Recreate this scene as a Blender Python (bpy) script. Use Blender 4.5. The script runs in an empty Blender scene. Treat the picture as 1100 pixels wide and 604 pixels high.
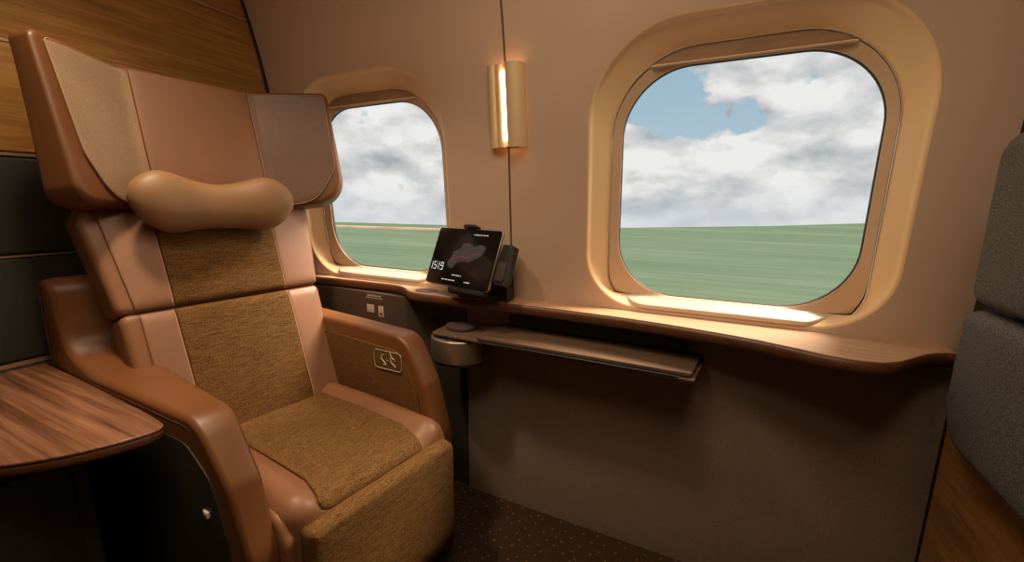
import bpy, math, random
import numpy as np
from mathutils import Matrix, Vector

random.seed(4)
COL = bpy.context.scene.collection
sin, cos, pi, rad = math.sin, math.cos, math.pi, math.radians


# ------------------------------------------------------------------ helpers
def tag(o, label=None, cat=None, group=None, kind=None):
    if label: o['label'] = label
    if cat: o['category'] = cat
    if group: o['group'] = group
    if kind: o['kind'] = kind
    return o


def empty(name, loc=(0, 0, 0), rz=0.0):
    o = bpy.data.objects.new(name, None)
    o.empty_display_size = 0.05
    o.location = loc
    o.rotation_euler = (0, 0, rz)
    COL.objects.link(o)
    return o


def smooth_by_angle(me, ang=40):
    me.polygons.foreach_set('use_smooth', [True] * len(me.polygons))
    try:
        me.set_sharp_from_angle(angle=rad(ang))
    except Exception:
        pass


def mk(name, verts, faces, mat, parent=None, origin=(0, 0, 0), ang=40, mats=None, fm=None):
    """one mesh object; verts are given relative to nothing, origin is subtracted"""
    me = bpy.data.meshes.new(name)
    me.from_pydata([(v[0] - origin[0], v[1] - origin[1], v[2] - origin[2]) for v in verts], [], faces)
    for m in (mats or [mat]):
        me.materials.append(m)
    if fm:
        me.polygons.foreach_set('material_index', fm)
    me.validate()
    import bmesh
    bm = bmesh.new(); bm.from_mesh(me)
    bmesh.ops.recalc_face_normals(bm, faces=bm.faces[:])
    bm.to_mesh(me); bm.free()
    smooth_by_angle(me, ang)
    o = bpy.data.objects.new(name, me)
    COL.objects.link(o)
    if parent is not None:
        o.parent = parent
    elif tuple(origin) != (0, 0, 0):
        o.location = origin
    return o


class MB:
    """collects shapes for ONE mesh"""
    def __init__(s): s.v = []; s.f = []
    def add(s, vf):
        v, f = vf; n = len(s.v)
        s.v += [tuple(p) for p in v]; s.f += [tuple(i + n for i in q) for q in f]
        return s


def rpoly(pts, radii, step=0.02, seg=8):
    """polygon with rounded corners, straight runs subdivided"""
    n = len(pts); out = []
    if not hasattr(radii, '__len__'): radii = [radii] * n
    P = [Vector((p[0], p[1])) for p in pts]
    arcs = []
    for i in range(n):
        p, a, b = P[i], P[i - 1], P[(i + 1) % n]
        d0 = (a - p).normalized(); d1 = (b - p).normalized()
        r = radii[i]
        if r <= 1e-6:
            arcs.append([p]); continue
        c = max(-1, min(1, d0.dot(d1))); half = math.acos(c) / 2
        t = min(r / math.tan(half), (a - p).length * .49, (b - p).length * .49)
        r = t * math.tan(half)
        cen = p + (d0 + d1).normalized() * (r / sin(half))
        s, e = p + d0 * t, p + d1 * t
        a0 = math.atan2(s.y - cen.y, s.x - cen.x); a1 = math.atan2(e.y - cen.y, e.x - cen.x)
        da = (a1 - a0 + pi) % (2 * pi) - pi
        arcs.append([cen + Vector((cos(a0 + da * k / seg), sin(a0 + da * k / seg))) * r for k in range(seg + 1)])
    for i in range(n):
        out += arcs[i]
        s, e = arcs[i][-1], arcs[(i + 1) % n][0]
        L = (e - s).length; k = int(L / step)
        for j in range(1, k):
            out.append(s + (e - s) * (j / k))
    return [(p.x, p.y) for p in out]


def inward(outline):
    n = len(outline); N = []
    area = sum(outline[i][0] * outline[(i + 1) % n][1] - outline[(i + 1) % n][0] * outline[i][1] for i in range(n))
    s = 1 if area > 0 else -1
    for i in range(n):
        a, b = outline[i - 1], outline[(i + 1) % n]
        dx, dy = b[0] - a[0], b[1] - a[1]; l = math.hypot(dx, dy) or 1
        N.append((-dy / l * s, dx / l * s))
    return N


def slab(outline, thick, r, f=None, crown=0.0, nr=8, rb=None, rs=4):
    """rounded slab: outline (u,v), thickness along t, f(u,v,t)->xyz. nr=0 caps with one n-gon"""
    f = f or (lambda u, v, t: (u, v, t))
    rb = r if rb is None else rb
    T = thick / 2; n = len(outline); N = inward(outline)
    cu = sum(p[0] for p in outline) / n; cv = sum(p[1] for p in outline) / n
    rings = []
    def rim(rr, sgn):
        out = []
        for j in range(rs + 1):
            a = (pi / 2) * j / rs
            ins, t = rr * (1 - cos(a)), sgn * (T - rr + rr * sin(a))
            out.append([(p[0] + q[0] * ins, p[1] + q[1] * ins, t) for p, q in zip(outline, N)])
        return out
    back = rim(rb, -1); front = rim(r, 1)
    rings = list(reversed(back)) + front
    def inner(last, t, cr):
        out = []
        for k in range(1, nr):
            s = 1 - k / nr
            out.append([(cu + (p[0] - cu) * s, cv + (p[1] - cv) * s, t + cr * (1 - s * s)) for p in last])
        return out
    if nr:
        rings = list(reversed(inner(back[-1], -T, 0))) + rings + inner(front[-1], T, crown)
    V = []; Fc = []
    for ring in rings:
        V += [f(*p) for p in ring]
    m = len(rings)
    for j in range(m - 1):
        for i in range(n):
            k = (i + 1) % n
            Fc.append((j * n + i, j * n + k, (j + 1) * n + k, (j + 1) * n + i))
    if nr:
        V.append(f(cu, cv, -T)); V.append(f(cu, cv, T + crown))
        b, t = len(V) - 2, len(V) - 1
        for i in range(n):
            k = (i + 1) % n
            Fc.append((b, k, i)); Fc.append((t, (m - 1) * n + i, (m - 1) * n + k))
    else:
        Fc.append(tuple(range(n))[::-1]); Fc.append(tuple((m - 1) * n + i for i in range(n)))
    return V, Fc


def tube(pts, r, closed=False, n=6):
    P = [Vector(p) for p in pts]; m = len(P); V = []; Fc = []
    up = None
    for i in range(m):
        a = P[i - 1] if (i > 0 or closed) else P[i]
        b = P[(i + 1) % m] if (i < m - 1 or closed) else P[i]
        d = (b - a).normalized()
        if up is None:
            up = d.orthogonal().normalized()
        up = (up - d * up.dot(d)).normalized()
        w = d.cross(up)
        for k in range(n):
            a_ = 2 * pi * k / n
            V.append(tuple(P[i] + (up * cos(a_) + w * sin(a_)) * r))
    for i in range(m if closed else m - 1):
        j = (i + 1) % m
        for k in range(n):
            l = (k + 1) % n
            Fc.append((i * n + k, i * n + l, j * n + l, j * n + k))
    if not closed:
        Fc.append(tuple(range(n))[::-1]); Fc.append(tuple((m - 1) * n + k for k in range(n)))
    return V, Fc


def box(x0, x1, y0, y1, z0, z1, r=0.004):
    """rounded box in world axes"""
    r = min(r, (x1 - x0) * .45, (y1 - y0) * .45, (z1 - z0) * .45)
    o = rpoly([(x0, y0), (x1, y0), (x1, y1), (x0, y1)], r, step=9, seg=3)
    c = (z0 + z1) / 2
    return slab(o, z1 - z0, r, lambda u, v, t: (u, v, c + t), nr=0, rs=3)


def boxm(x0, x1, y0, y1, z0, z1):
    v = [(x, y, z) for x in (x0, x1) for y in (y0, y1) for z in (z0, z1)]
    return v, [(0, 1, 3, 2), (4, 6, 7, 5), (0, 4, 5, 1), (2, 3, 7, 6), (0, 2, 6, 4), (1, 5, 7, 3)]


def sstep(x):
    x = max(0.0, min(1.0, x)); return x * x * (3 - 2 * x)


# ------------------------------------------------------------------ materials
def nm(name):
    m = bpy.data.materials.new(name); m.use_nodes = True
    nt = m.node_tree
    b = nt.nodes['Principled BSDF']
    return m, nt, b


def node(nt, typ, **kw):
    n = nt.nodes.new(typ)
    for k, v in kw.items():
        if k in n.inputs: n.inputs[k].default_value = v
        else: setattr(n, k, v)
    return n


def coords(nt, scale=(1, 1, 1), rot=(0, 0, 0)):
    tc = node(nt, 'ShaderNodeTexCoord'); mp = node(nt, 'ShaderNodeMapping')
    mp.inputs['Scale'].default_value = scale; mp.inputs['Rotation'].default_value = rot
    nt.links.new(tc.outputs['Object'], mp.inputs['Vector'])
    return mp.outputs['Vector']


def ramp(nt, fac, stops):
    r = node(nt, 'ShaderNodeValToRGB')
    e = r.color_ramp.elements
    while len(e) < len(stops): e.new(0.5)
    for el, (p, c) in zip(e, stops):
        el.position = p; el.color = (*c, 1)
    nt.links.new(fac, r.inputs['Fac'])
    return r.outputs['Color']


def bump(nt, b, h, strength=.2, dist=.002):
    bp = node(nt, 'ShaderNodeBump', Strength=strength, Distance=dist)
    nt.links.new(h, bp.inputs['Height']); nt.links.new(bp.outputs['Normal'], b.inputs['Normal'])


def mat_plain(name, c, rough=.5, metal=0.0, noise=.06, nscale=8, spec=.5):
    m, nt, b = nm(name)
    v = coords(nt)
    t = node(nt, 'ShaderNodeTexNoise', Scale=nscale, Detail=3.0)
    nt.links.new(v, t.inputs['Vector'])
    lo = tuple(x * (1 - noise) for x in c); hi = tuple(min(1, x * (1 + noise)) for x in c)
    nt.links.new(ramp(nt, t.outputs['Fac'], [(.3, lo), (.7, hi)]), b.inputs['Base Color'])
    b.inputs['Roughness'].default_value = rough; b.inputs['Metallic'].default_value = metal
    b.inputs['Specular IOR Level'].default_value = spec
    return m


def mat_leather(name, c, rough=.42, scale=420, perf=False):
    m, nt, b = nm(name)
    v = coords(nt)
    t = node(nt, 'ShaderNodeTexNoise', Scale=5.0, Detail=4.0)
    nt.links.new(v, t.inputs['Vector'])
    lo = tuple(x * .88 for x in c); hi = tuple(min(1, x * 1.1) for x in c)
    col = ramp(nt, t.outputs['Fac'], [(.3, lo), (.7, hi)])
    g = node(nt, 'ShaderNodeTexVoronoi', Scale=float(scale)); nt.links.new(v, g.inputs['Vector'])
    if perf:
        d = node(nt, 'ShaderNodeMath', operation='LESS_THAN'); d.inputs[1].default_value = .30
        nt.links.new(g.outputs['Distance'], d.inputs[0])
        mx = node(nt, 'ShaderNodeMix', data_type='RGBA')
        nt.links.new(d.outputs[0], mx.inputs['Factor']); nt.links.new(col, mx.inputs['A'])
        mx.inputs['B'].default_value = (*[x * .45 for x in c], 1)
        col = mx.outputs['Result']
    nt.links.new(col, b.inputs['Base Color'])
    b.inputs['Roughness'].default_value = rough
    bump(nt, b, g.outputs['Distance'], .12, .001)
    return m


def mat_fabric(name, lo, hi, along='Y', rough=.85, fine=1200., streak=(440., 24., 440.)):
    """tweed: threads streaked along one axis"""
    m, nt, b = nm(name)
    v = coords(nt, streak)
    t = node(nt, 'ShaderNodeTexNoise', Scale=1.0, Detail=3.0, Roughness=.7); nt.links.new(v, t.inputs['Vector'])
    v2 = coords(nt, (fine, fine * .5, fine))
    w = node(nt, 'ShaderNodeTexNoise', Scale=.5, Detail=1.0); nt.links.new(v2, w.inputs['Vector'])
    a = node(nt, 'ShaderNodeMath', operation='ADD'); nt.links.new(t.outputs['Fac'], a.inputs[0]); nt.links.new(w.outputs['Fac'], a.inputs[1])
    h = node(nt, 'ShaderNodeMath', operation='MULTIPLY'); h.inputs[1].default_value = .5
    nt.links.new(a.outputs[0], h.inputs[0])
    mid = tuple((x + y) / 2 for x, y in zip(lo, hi))
    nt.links.new(ramp(nt, h.outputs[0], [(.37, lo), (.5, mid), (.65, hi)]), b.inputs['Base Color'])
    b.inputs['Roughness'].default_value = rough; b.inputs['Specular IOR Level'].default_value = .2
    bump(nt, b, h.outputs[0], .5, .002)
    return m


def mat_wood(name, lo, mid, hi, stretch=(3., 40., 40.), rough=.4, warp=1.2):
    m, nt, b = nm(name)
    v = coords(nt, stretch)
    t = node(nt, 'ShaderNodeTexNoise', Scale=1.0, Detail=6.0, Roughness=.65, Distortion=warp); nt.links.new(v, t.inputs['Vector'])
    v2 = coords(nt, tuple(s * 5 for s in stretch))
    g = node(nt, 'ShaderNodeTexNoise', Scale=1.0, Detail=3.0); nt.links.new(v2, g.inputs['Vector'])
    a = node(nt, 'ShaderNodeMath', operation='MULTIPLY_ADD'); a.inputs[1].default_value = .35
    nt.links.new(g.outputs['Fac'], a.inputs[0]); nt.links.new(t.outputs['Fac'], a.inputs[2])
    s = node(nt, 'ShaderNodeMath', operation='SUBTRACT'); s.inputs[1].default_value = .17
    nt.links.new(a.outputs[0], s.inputs[0])
    nt.links.new(ramp(nt, s.outputs[0], [(.3, lo), (.5, mid), (.68, hi)]), b.inputs['Base Color'])
    b.inputs['Roughness'].default_value = rough
    bump(nt, b, s.outputs[0], .06, .001)
    return m


def mat_emit(name, c, strength):
    m, nt, b = nm(name)
    b.inputs['Base Color'].default_value = (*c, 1)
    b.inputs['Emission Color'].default_value = (*c, 1); b.inputs['Emission Strength'].default_value = strength
    return m


def mat_glass(name):
    m, nt, b = nm(name)
    out = nt.nodes['Material Output']
    tr = node(nt, 'ShaderNodeBsdfTransparent'); tr.inputs['Color'].default_value = (.97, .98, .97, 1)
    gl = node(nt, 'ShaderNodeBsdfGlossy', Roughness=.02)
    mx = node(nt, 'ShaderNodeMixShader')
    mx.inputs[0].default_value = .035
    nt.links.new(tr.outputs[0], mx.inputs[1]); nt.links.new(gl.outputs[0], mx.inputs[2])
    nt.links.new(mx.outputs[0], out.inputs['Surface'])
    return m


def mat_carpet(name):
    m, nt, b = nm(name)
    v = coords(nt)
    n1 = node(nt, 'ShaderNodeTexNoise', Scale=350.0, Detail=2.0); nt.links.new(v, n1.inputs['Vector'])
    base = ramp(nt, n1.outputs['Fac'], [(.35, (.020, .011, .006)), (.65, (.085, .05, .027))])
    rot = coords(nt, (26, 26, 26), (0, 0, .6))
    vo = node(nt, 'ShaderNodeTexVoronoi', Scale=1.0, Randomness=.55, voronoi_dimensions='2D'); nt.links.new(rot, vo.inputs['Vector'])
    d = node(nt, 'ShaderNodeMath', operation='LESS_THAN'); d.inputs[1].default_value = .10
    nt.links.new(vo.outputs['Distance'], d.inputs[0])
    sep = node(nt, 'ShaderNodeSeparateColor'); nt.links.new(vo.outputs['Color'], sep.inputs[0])
    dot = ramp(nt, sep.outputs[0], [(.45, (.13, .11, .09)), (.55, (.17, .085, .03))])
    mx = node(nt, 'ShaderNodeMix', data_type='RGBA')
    nt.links.new(d.outputs[0], mx.inputs['Factor']); nt.links.new(base, mx.inputs['A']); nt.links.new(dot, mx.inputs['B'])
    nt.links.new(mx.outputs['Result'], b.inputs['Base Color'])
    b.inputs['Roughness'].default_value = .95; b.inputs['Specular IOR Level'].default_value = .1
    bump(nt, b, n1.outputs['Fac'], .6, .004)
    return m


def mat_felt(name, lo, hi, scale=330.):
    m, nt, b = nm(name)
    v = coords(nt)
    t = node(nt, 'ShaderNodeTexNoise', Scale=scale, Detail=3.0, Roughness=.7); nt.links.new(v, t.inputs['Vector'])
    nt.links.new(ramp(nt, t.outputs['Fac'], [(.36, lo), (.64, hi)]), b.inputs['Base Color'])
    b.inputs['Roughness'].default_value = .95; b.inputs['Specular IOR Level'].default_value = .15
    bump(nt, b, t.outputs['Fac'], .6, .003)
    return m


M = {}
M['wall'] = mat_plain('wall_laminate', (.68, .49, .36), .55, noise=.03, nscale=3, spec=.3)
M['reveal'] = mat_plain('golden_glow_reveal', (.94, .64, .34), .5, noise=.02, spec=.3)  # warm glow on the reveals is put into this gold colour
M['sill'] = mat_plain('cream_sill', (.66, .55, .43), .4, noise=.02)
M['inner'] = mat_plain('cream_inner_frame', (.74, .52, .33), .45, noise=.02)
M['blind'] = mat_wood('blind_slat_tan', (.30, .17, .10), (.36, .21, .12), (.42, .26, .15), (4, 60, 60), .5)
M['bright'] = mat_plain('polished_trim', (.95, .85, .70), .25, .6, .02)
M['gasket'] = mat_plain('black_gasket', (.03, .028, .026), .6)
M['glass'] = mat_glass('window_glass')
M['lower'] = mat_felt('brown_lower_wall', (.26, .19, .145), (.42, .315, .24), 420.)
M['lowerdark'] = mat_plain('dark_lower_wall', (.07, .052, .04), .7)
M['wood'] = mat_wood('oak_planks', (.24, .108, .023), (.34, .160, .036), (.45, .225, .060), (46., 2.2, 46.), .42)
M['rwood'] = mat_wood('oak_panel', (.20, .092, .022), (.33, .155, .042), (.46, .24, .072), (30., 2., 30.), .45)
M['walnut'] = mat_wood('walnut_top', (.06, .024, .012), (.18, .078, .04), (.31, .15, .082), (1.3, 46., 30.), .32, .35)
M['shelf'] = mat_wood('shelf_wood', (.42, .235, .13), (.54, .32, .185), (.64, .40, .24), (2.0, 50., 50.), .38)
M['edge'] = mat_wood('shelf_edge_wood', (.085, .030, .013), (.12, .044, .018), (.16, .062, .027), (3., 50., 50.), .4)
M['tray'] = mat_wood('tray_wood', (.10, .062, .040), (.145, .088, .056), (.19, .12, .078), (3., 50., 50.), .4)
M['leather'] = mat_leather('brown_leather', (.18, .068, .0215))
M['tan'] = mat_leather('tan_leather', (.285, .140, .078), .45)
M['perf'] = mat_leather('perforated_tan_leather', (.31, .20, .122), .6, 420, True)
M['shell'] = mat_leather('headrest_shell_leather', (.145, .056, .018))
M['seatleather'] = mat_leather('seat_leather', (.25, .110, .050), .45)
M['headleather'] = mat_leather('headrest_leather', (.20, .088, .042), .45)
M['shadedwing'] = mat_leather('shaded_wing_leather', (.155, .080, .046), .5, 420, True)  # far wing: same perforated leather with its shade painted into a darker colour
M['pillow'] = mat_leather('pillow_leather', (.28, .150, .070), .5)
M['dkfabric'] = mat_fabric('tweed_fabric', (.042, .018, .005), (.265, .132, .037))
M['thread'] = mat_plain('stitching_thread', (.62, .36, .20), .7)
M['pipe'] = mat_plain('piping_cord', (.36, .19, .10), .6)
M['seam'] = mat_plain('dark_seam_thread', (.10, .035, .012), .8)  # dark brown thread for the arm seams
M['darkshell'] = mat_plain('dark_shell_plastic', (.045, .037, .024), .5)
M['black'] = mat_plain('black_plastic', (.012, .012, .012), .4)
M['white'] = mat_plain('white_plastic', (.75, .70, .62), .4)
M['greyfelt'] = mat_felt('grey_felt', (.075, .067, .058), (.21, .19, .168))
M['darkfelt'] = mat_felt('charcoal_felt', (.026, .025, .020), (.055, .052, .043), 500.)
M['brass'] = mat_plain('brass_strip', (.62, .42, .26), .35, .8, .03)
M['gold'] = mat_plain('gold_shade', (.95, .72, .42), .55, .3, .02)
M['bulb'] = mat_emit('lamp_tube', (1., .80, .50), 7.)
M['steel'] = mat_plain('champagne_steel', (.46, .38, .30), .38, .85, .03)
M['screen'] = mat_plain('dark_screen', (.006, .006, .007), .12)
M['carpet'] = mat_carpet('dotted_carpet')
M['darkgap'] = mat_plain('dark_gap_trim', (.012, .010, .008), .7)
M['recess'] = mat_plain('dark_recess_panel', (.04, .03, .023), .7)
M['seamgap'] = mat_plain('seam_backing_brown', (.16, .10, .065), .6)
M['ceiling'] = mat_plain('ceiling_laminate', (.50, .38, .28), .6, noise=.03)
M['outlet'] = mat_plain('outlet_plate', (.62, .50, .38), .45)

# ------------------------------------------------------------------ the shape of the window wall
XL, XR = -1.66, 0.487
_pz = [0.75, 0.8, 1.0, 1.25, 1.5, 1.65, 1.85, 2.05, 2.2]
_py = [1.241, 1.239, 1.220, 1.195, 1.170, 1.150, 1.090, 1.01, 0.94]
_cf = np.polyfit(_pz, _py, 4)


def yw(z):
    return float(np.polyval(_cf, z))


SHELF_Z = 0.785
SEAM_X = -0.603


def wincontour(xc, hw, zb, zt, rt, rb, ns=20, nc=16):
    """rounded window outline with a fixed number of points (so rings correspond)"""
    P = []
    cor = [(xc + hw - rt, zt - rt, rt, 0), (xc - hw + rt, zt - rt, rt, 90), (xc - hw + rb, zb + rb, rb, 180), (xc + hw - rb, zb + rb, rb, 270)]
    for i, (cx, cz, r, a0) in enumerate(cor):
        for k in range(nc + 1):
            a = rad(a0 + 90 * k / nc); P.append((cx + r * cos(a), cz + r * sin(a)))
        nx, nz, nr_, na = cor[(i + 1) % 4]
        e = (nx + nr_ * cos(rad(na)), nz + nr_ * sin(rad(na))); s = P[-1]
        for k in range(1, ns):
            P.append((s[0] + (e[0] - s[0]) * k / ns, s[1] + (e[1] - s[1]) * k / ns))
    return P


def loft(rings, closed=True):
    n = len(rings[0]); V = [p for r in rings for p in r]; Fc = []
    for j in range(len(rings) - 1):
        for i in range(n):
            k = (i + 1) % n
            Fc.append((j * n + i, j * n + k, (j + 1) * n + k, (j + 1) * n + i))
    return V, Fc


WIN = {}


def window_contours(xc):
    rec = wincontour(xc - .010, .360, .800, 1.540, .230, .15)
    inn = wincontour(xc - .003, .320, .768, 1.494, .215, .125)
    inn = [(x, max(z, .822)) for x, z in inn]
    gl = wincontour(xc, .295, .827, 1.453, .175, .165)
    return rec, inn, gl


def build_window_wall(xc, x0, x1, parent):
    rec, inn, gl = window_contours(xc)
    N = inward(rec)
    z0, z1 = .772, 2.22
    # outermost ring: the panel's own rectangle
    rect = []
    cz = 1.17
    for (x, z) in rec:
        dx, dz = x - xc, z - cz
        t = 1e9
        if dx > 1e-9: t = min(t, (x1 - xc) / dx)
        if dx < -1e-9: t = min(t, (x0 - xc) / dx)
        if dz > 1e-9: t = min(t, (z1 - cz) / dz)
        if dz < -1e-9: t = min(t, (z0 - cz) / dz)
        rect.append([xc + dx * t, cz + dz * t])
    for c in ((x0, z0), (x1, z0), (x1, z1), (x0, z1)):
        i = min(range(len(rect)), key=lambda k: (rect[k][0] - c[0]) ** 2 + (rect[k][1] - c[1]) ** 2)
        rect[i] = list(c)
    def off(d, dy):
        out = []
        for p, q in zip(rec, N):
            x, z = p[0] - q[0] * d, p[1] - q[1] * d
            x = min(max(x, x0 + .002), x1 - .002); z = max(z, .776 + .02 * (1 - d / .09) if d < .09 else .776)
            out.append((x, yw(z) + dy, z))
        return out
    rings = []
    o9 = off(.085, 0)
    for k in range(13):
        s = k / 12
        ring = []
        for a, b in zip(rect, o9):
            x = a[0] + (b[0] - a[0]) * s; z = a[1] + (b[2] - a[1]) * s
            ring.append((x, yw(z), z))
        rings.append(ring)
    for d, dy in ((.075, .0002), (.06, .001), (.045, .0021), (.03, .0036), (.018, .0052), (.008, .0068)):
        rings.append(off(d, dy))
    V, Fc = loft(rings)
    o = mk('upper_panel', V, Fc, M['wall'], parent, ang=60)
    return o


def build_window(name, xc, parent_kind):
    rec, inn, gl = window_contours(xc)
    root = empty(name, (xc, 1.25, 1.14))
    tag(root, kind='structure')
    og = (xc, 1.25, 1.14)
    N = inward(rec)
    def roff(d, dy):
        return [(p[0] - q[0] * d, yw(p[1] - q[1] * d) + dy, max(p[1] - q[1] * d, .79)) for p, q in zip(rec, N)]
    R = [roff(.008, .0068), roff(.004, .0082), roff(.001, .012), [(x, yw(z) + .017, z) for x, z in rec]]
    for k in range(1, 9):
        s = k / 8
        R.append([(a[0] + (b[0] - a[0]) * s, yw(a[1] + (b[1] - a[1]) * s) + .017 + .041 * s, a[1] + (b[1] - a[1]) * s) for a, b in zip(rec, inn)])
    mk('reveal', *loft(R), M['reveal'], root, og, ang=60)
    # bright trim line along the inner contour, then a small groove, then the cream frame
    def lerp(s): return [(a[0] + (b[0] - a[0]) * s, a[1] + (b[1] - a[1]) * s) for a, b in zip(inn, gl)]
    def lift(c, dy): return [(x, yw(z) + dy, z) for x, z in c]
    mk('groove', *loft([lift(inn, .058), lift(lerp(.02), .066), lift(lerp(.10), .068)]), M['gasket'], root, og)
    mk('trim_ring', *tube(lift([p for p in lerp(.03)], .0575), .0018, True, 6), M['bright'], root, og)
    R = [lift(lerp(.08), .070), lift(lerp(.08), .063), lift(lerp(.13), .0605)]
    for k in range(1, 7):
        s = k / 6
        R.append(lift(lerp(.13 + .85 * s), .0605 + .0105 * s))
    R.append(lift(lerp(1.0), .078))
    mk('inner_frame', *loft(R), M['inner'], root, og, ang=50)
    gN = inward(gl)
    def gin(d, dy): return [(p[0] + q[0] * d, yw(p[1]) + dy, p[1] + q[1] * d) for p, q in zip(gl, gN)]
    mk('gasket', *loft([gin(-.002, .079), gin(-.0005, .0745), gin(.0016, .0745), gin(.0026, .081)]), M['gasket'], root, og)
    mk('trim_ring', *tube(gin(-.003, .0720), .0014, True, 6), M['bright'], root, og)
    n = len(gl)
    pv = [(p[0] - q[0] * .004, yw(p[1]) + .079, p[1] - q[1] * .004) for p, q in zip(gl, gN)]
    rings = []
    for s in (1, .75, .5, .25):
        rings.append([(xc + (p[0] - xc) * s, yw(1.14 + (p[2] - 1.14) * s) + .079, 1.14 + (p[2] - 1.14) * s) for p in pv])
    V, Fc = loft(rings)
    V.append((xc, yw(1.14) + .079, 1.14))
    m = len(rings)
    for i in range(n):
        Fc.append((len(V) - 1, (m - 1) * n + i, (m - 1) * n + (i + 1) % n))
    mk('pane', V, Fc, M['glass'], root, og)
    # the sill board closing the bottom of the recess
    yb = yw(.82) + .060; yf = yw(.80) + .003
    so_ = rpoly([(xc - .222, yf), (xc + .196, yf), (xc + .268, yb), (xc - .282, yb)], [.05, .05, .002, .002], step=.02)
    mk('sill', *slab(so_, .014, .005, lambda u, v, t: (u, v, .8015 + t + .0155 * (v - yf) / (yb - yf)), nr=0), M['sill'], root, og)
    # the roller blind, drawn up: only its bottom bar shows under the top of the frame
    zc = 1.4565
    top = [(x, z) for x, z in lerp(.02) if z >= zc]
    top.sort()
    pts = [(top[0][0] - .006, zc)] + top + [(top[-1][0] + .006, zc)]
    V = []; m = len(pts)
    for dy in (.0585, .066):
        for x, z in pts: V.append((x, yw(z) + dy, z))
        for x, z in pts: V.append((x, yw(zc) + dy, zc - .001))
    Fc = []
    for k in (0, 2 * m):
        for i in range(m - 1):
            Fc.append((k + i, k + i + 1, k + m + i + 1, k + m + i))
    for i in range(m - 1):
        Fc.append((i, i + 1, 2 * m + i + 1, 2 * m + i)); Fc.append((m + i, m + i + 1, 3 * m + i + 1, 3 * m + i))
    bl = mk('roller_blind', V, Fc, M['blind'], root, og)
    mk('pull_bar', *tube([(pts[0][0] + .012, yw(zc) + .057, zc - .001), (xc, yw(zc) + .057, zc - .001), (pts[-1][0] - .012, yw(zc) + .057, zc - .001)], .0028, False, 8), M['inner'], bl)
    for c in bl.children:
        for v in c.data.vertices: v.co -= Vector(og)
    return root


# ------------------------------------------------------------------ the setting
wb = empty('wall_back', (0, 1.25, 0)); tag(wb, kind='structure')
wo = Vector((0, 1.25, 0))
for o in (build_window_wall(-1.198, XL - .03, SEAM_X - .0035, wb), build_window_wall(.022, SEAM_X + .0035, XR + .03, wb)):
    for v in o.data.vertices: v.co -= wo
lp = mk('lower_panel', *box(-.79, XR + .02, 1.241, 1.262, .0, .771, .003), M['lower'], wb, tuple(wo))
mk('recessed_panel', *boxm(XL - .03, -.74, 1.252, 1.272, .0, .771), M['recess'], wb, tuple(wo))
mk('seam_backing', *([(SEAM_X + s, yw(z) + .004, z) for z in np.linspace(.77, 2.22, 24) for s in (-.02, .02)], [(2 * i, 2 * i + 1, 2 * i + 3, 2 * i + 2) for i in range(23)]),
   M['seamgap'], wb, tuple(wo))
build_window('window_1', .022, None)
build_window('window_2', -1.198, None)

fl = mk('floor', *boxm(XL - .1, XR + .1, -.95, 1.30, -.04, 0), M['carpet']); tag(fl, kind='structure')
ce = mk('ceiling', *boxm(XL - .1, XR + .1, -.95, 1.05, 2.17, 2.21), M['ceiling']); tag(ce, kind='structure')
wf = mk('wall_front', *boxm(XL - .1, XR + .1, -.95, -.91, 0, 2.2), M['lowerdark']); tag(wf, kind='structure')

# left partition: oak above, charcoal felt below, brass strips between
wl = empty('wall_left', (XL, 0, 0)); tag(wl, kind='structure')
L0 = (XL, 0, 0)
mk('backing', *boxm(XL - .05, XL - .012, -.92, 1.30, 0, 2.2), M['darkgap'], wl, L0)
for z0, z1 in ((1.221, 1.489), (1.499, 1.756), (1.766, 2.19)):
    mk('oak_board', *box(XL - .02, XL, -.92, 1.24, z0, z1, .002), M['wood'], wl, L0)
for z0, z1 in ((.955, 1.205), (.67, .945), (.0, .655)):
    mk('felt_panel', *box(XL - .03, XL + .004, -.92, 1.24, z0, z1, .008), M['darkfelt'], wl, L0)
for z, h in ((1.213, .008), (.950, .005), (.662, .012), (1.494, .008), (1.761, .008)):
    mk('strip', *boxm(XL - .03, XL + .002, -.92, 1.24, z - h / 2, z + h / 2), M['brass'], wl, L0)

gz = [float(z) for z in np.linspace(.79, 2.17, 30)]
mk('corner_gap', [(XL + .0035, yw(z) - d, z) for z in gz for d in (.013, -.01)], [(2 * i, 2 * i + 1, 2 * i + 3, 2 * i + 2) for i in range(29)], M['darkgap'], wl, L0)

# right partition
wr = empty('wall_right', (XR, 0, 0)); tag(wr, kind='structure')
R0 = (XR, 0, 0)
mk('backing', *boxm(XR + .02, XR + .06, -.92, 1.30, 0, 2.2), M['darkgap'], wr, R0)
mk('oak_panel', *box(XR, XR + .03, -.92, 1.185, 0.0, .66, .004), M['rwood'], wr, R0)
mk('upper_panel', *boxm(XR + .002, XR + .03, -.92, 1.12, .66, 2.2), M['darkgap'], wr, R0)

# ------------------------------------------------------------------ padded panels on the right partition
def padded(name, outline, label, thick=.055):
    c = XR - .002
    root = mk(name, *slab(outline, thick, .024, lambda u, v, t: (c - thick / 2 - t, u, v), crown=.004, nr=8, rs=5), M['greyfelt'], None, (XR, .6, .9))
    tag(root, label, 'padded panel', 'grey padded panels on the right partition')
    return root

padded('padded_panel', rpoly([(1.075, .921), (1.08, 1.225), (-.60, 1.225), (-.60, .921)][::-1], [.02, .02, .05, .03], step=.03),
       'upper of the two grey felt padded panels beside the right window')
padded('padded_panel', rpoly([(1.085, .640), (1.085, .91), (-.60, .91), (-.60, .625)][::-1], [.02, .02, .03, .09], step=.03),
       'lower of the two grey felt padded panels, above the oak board')

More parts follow.
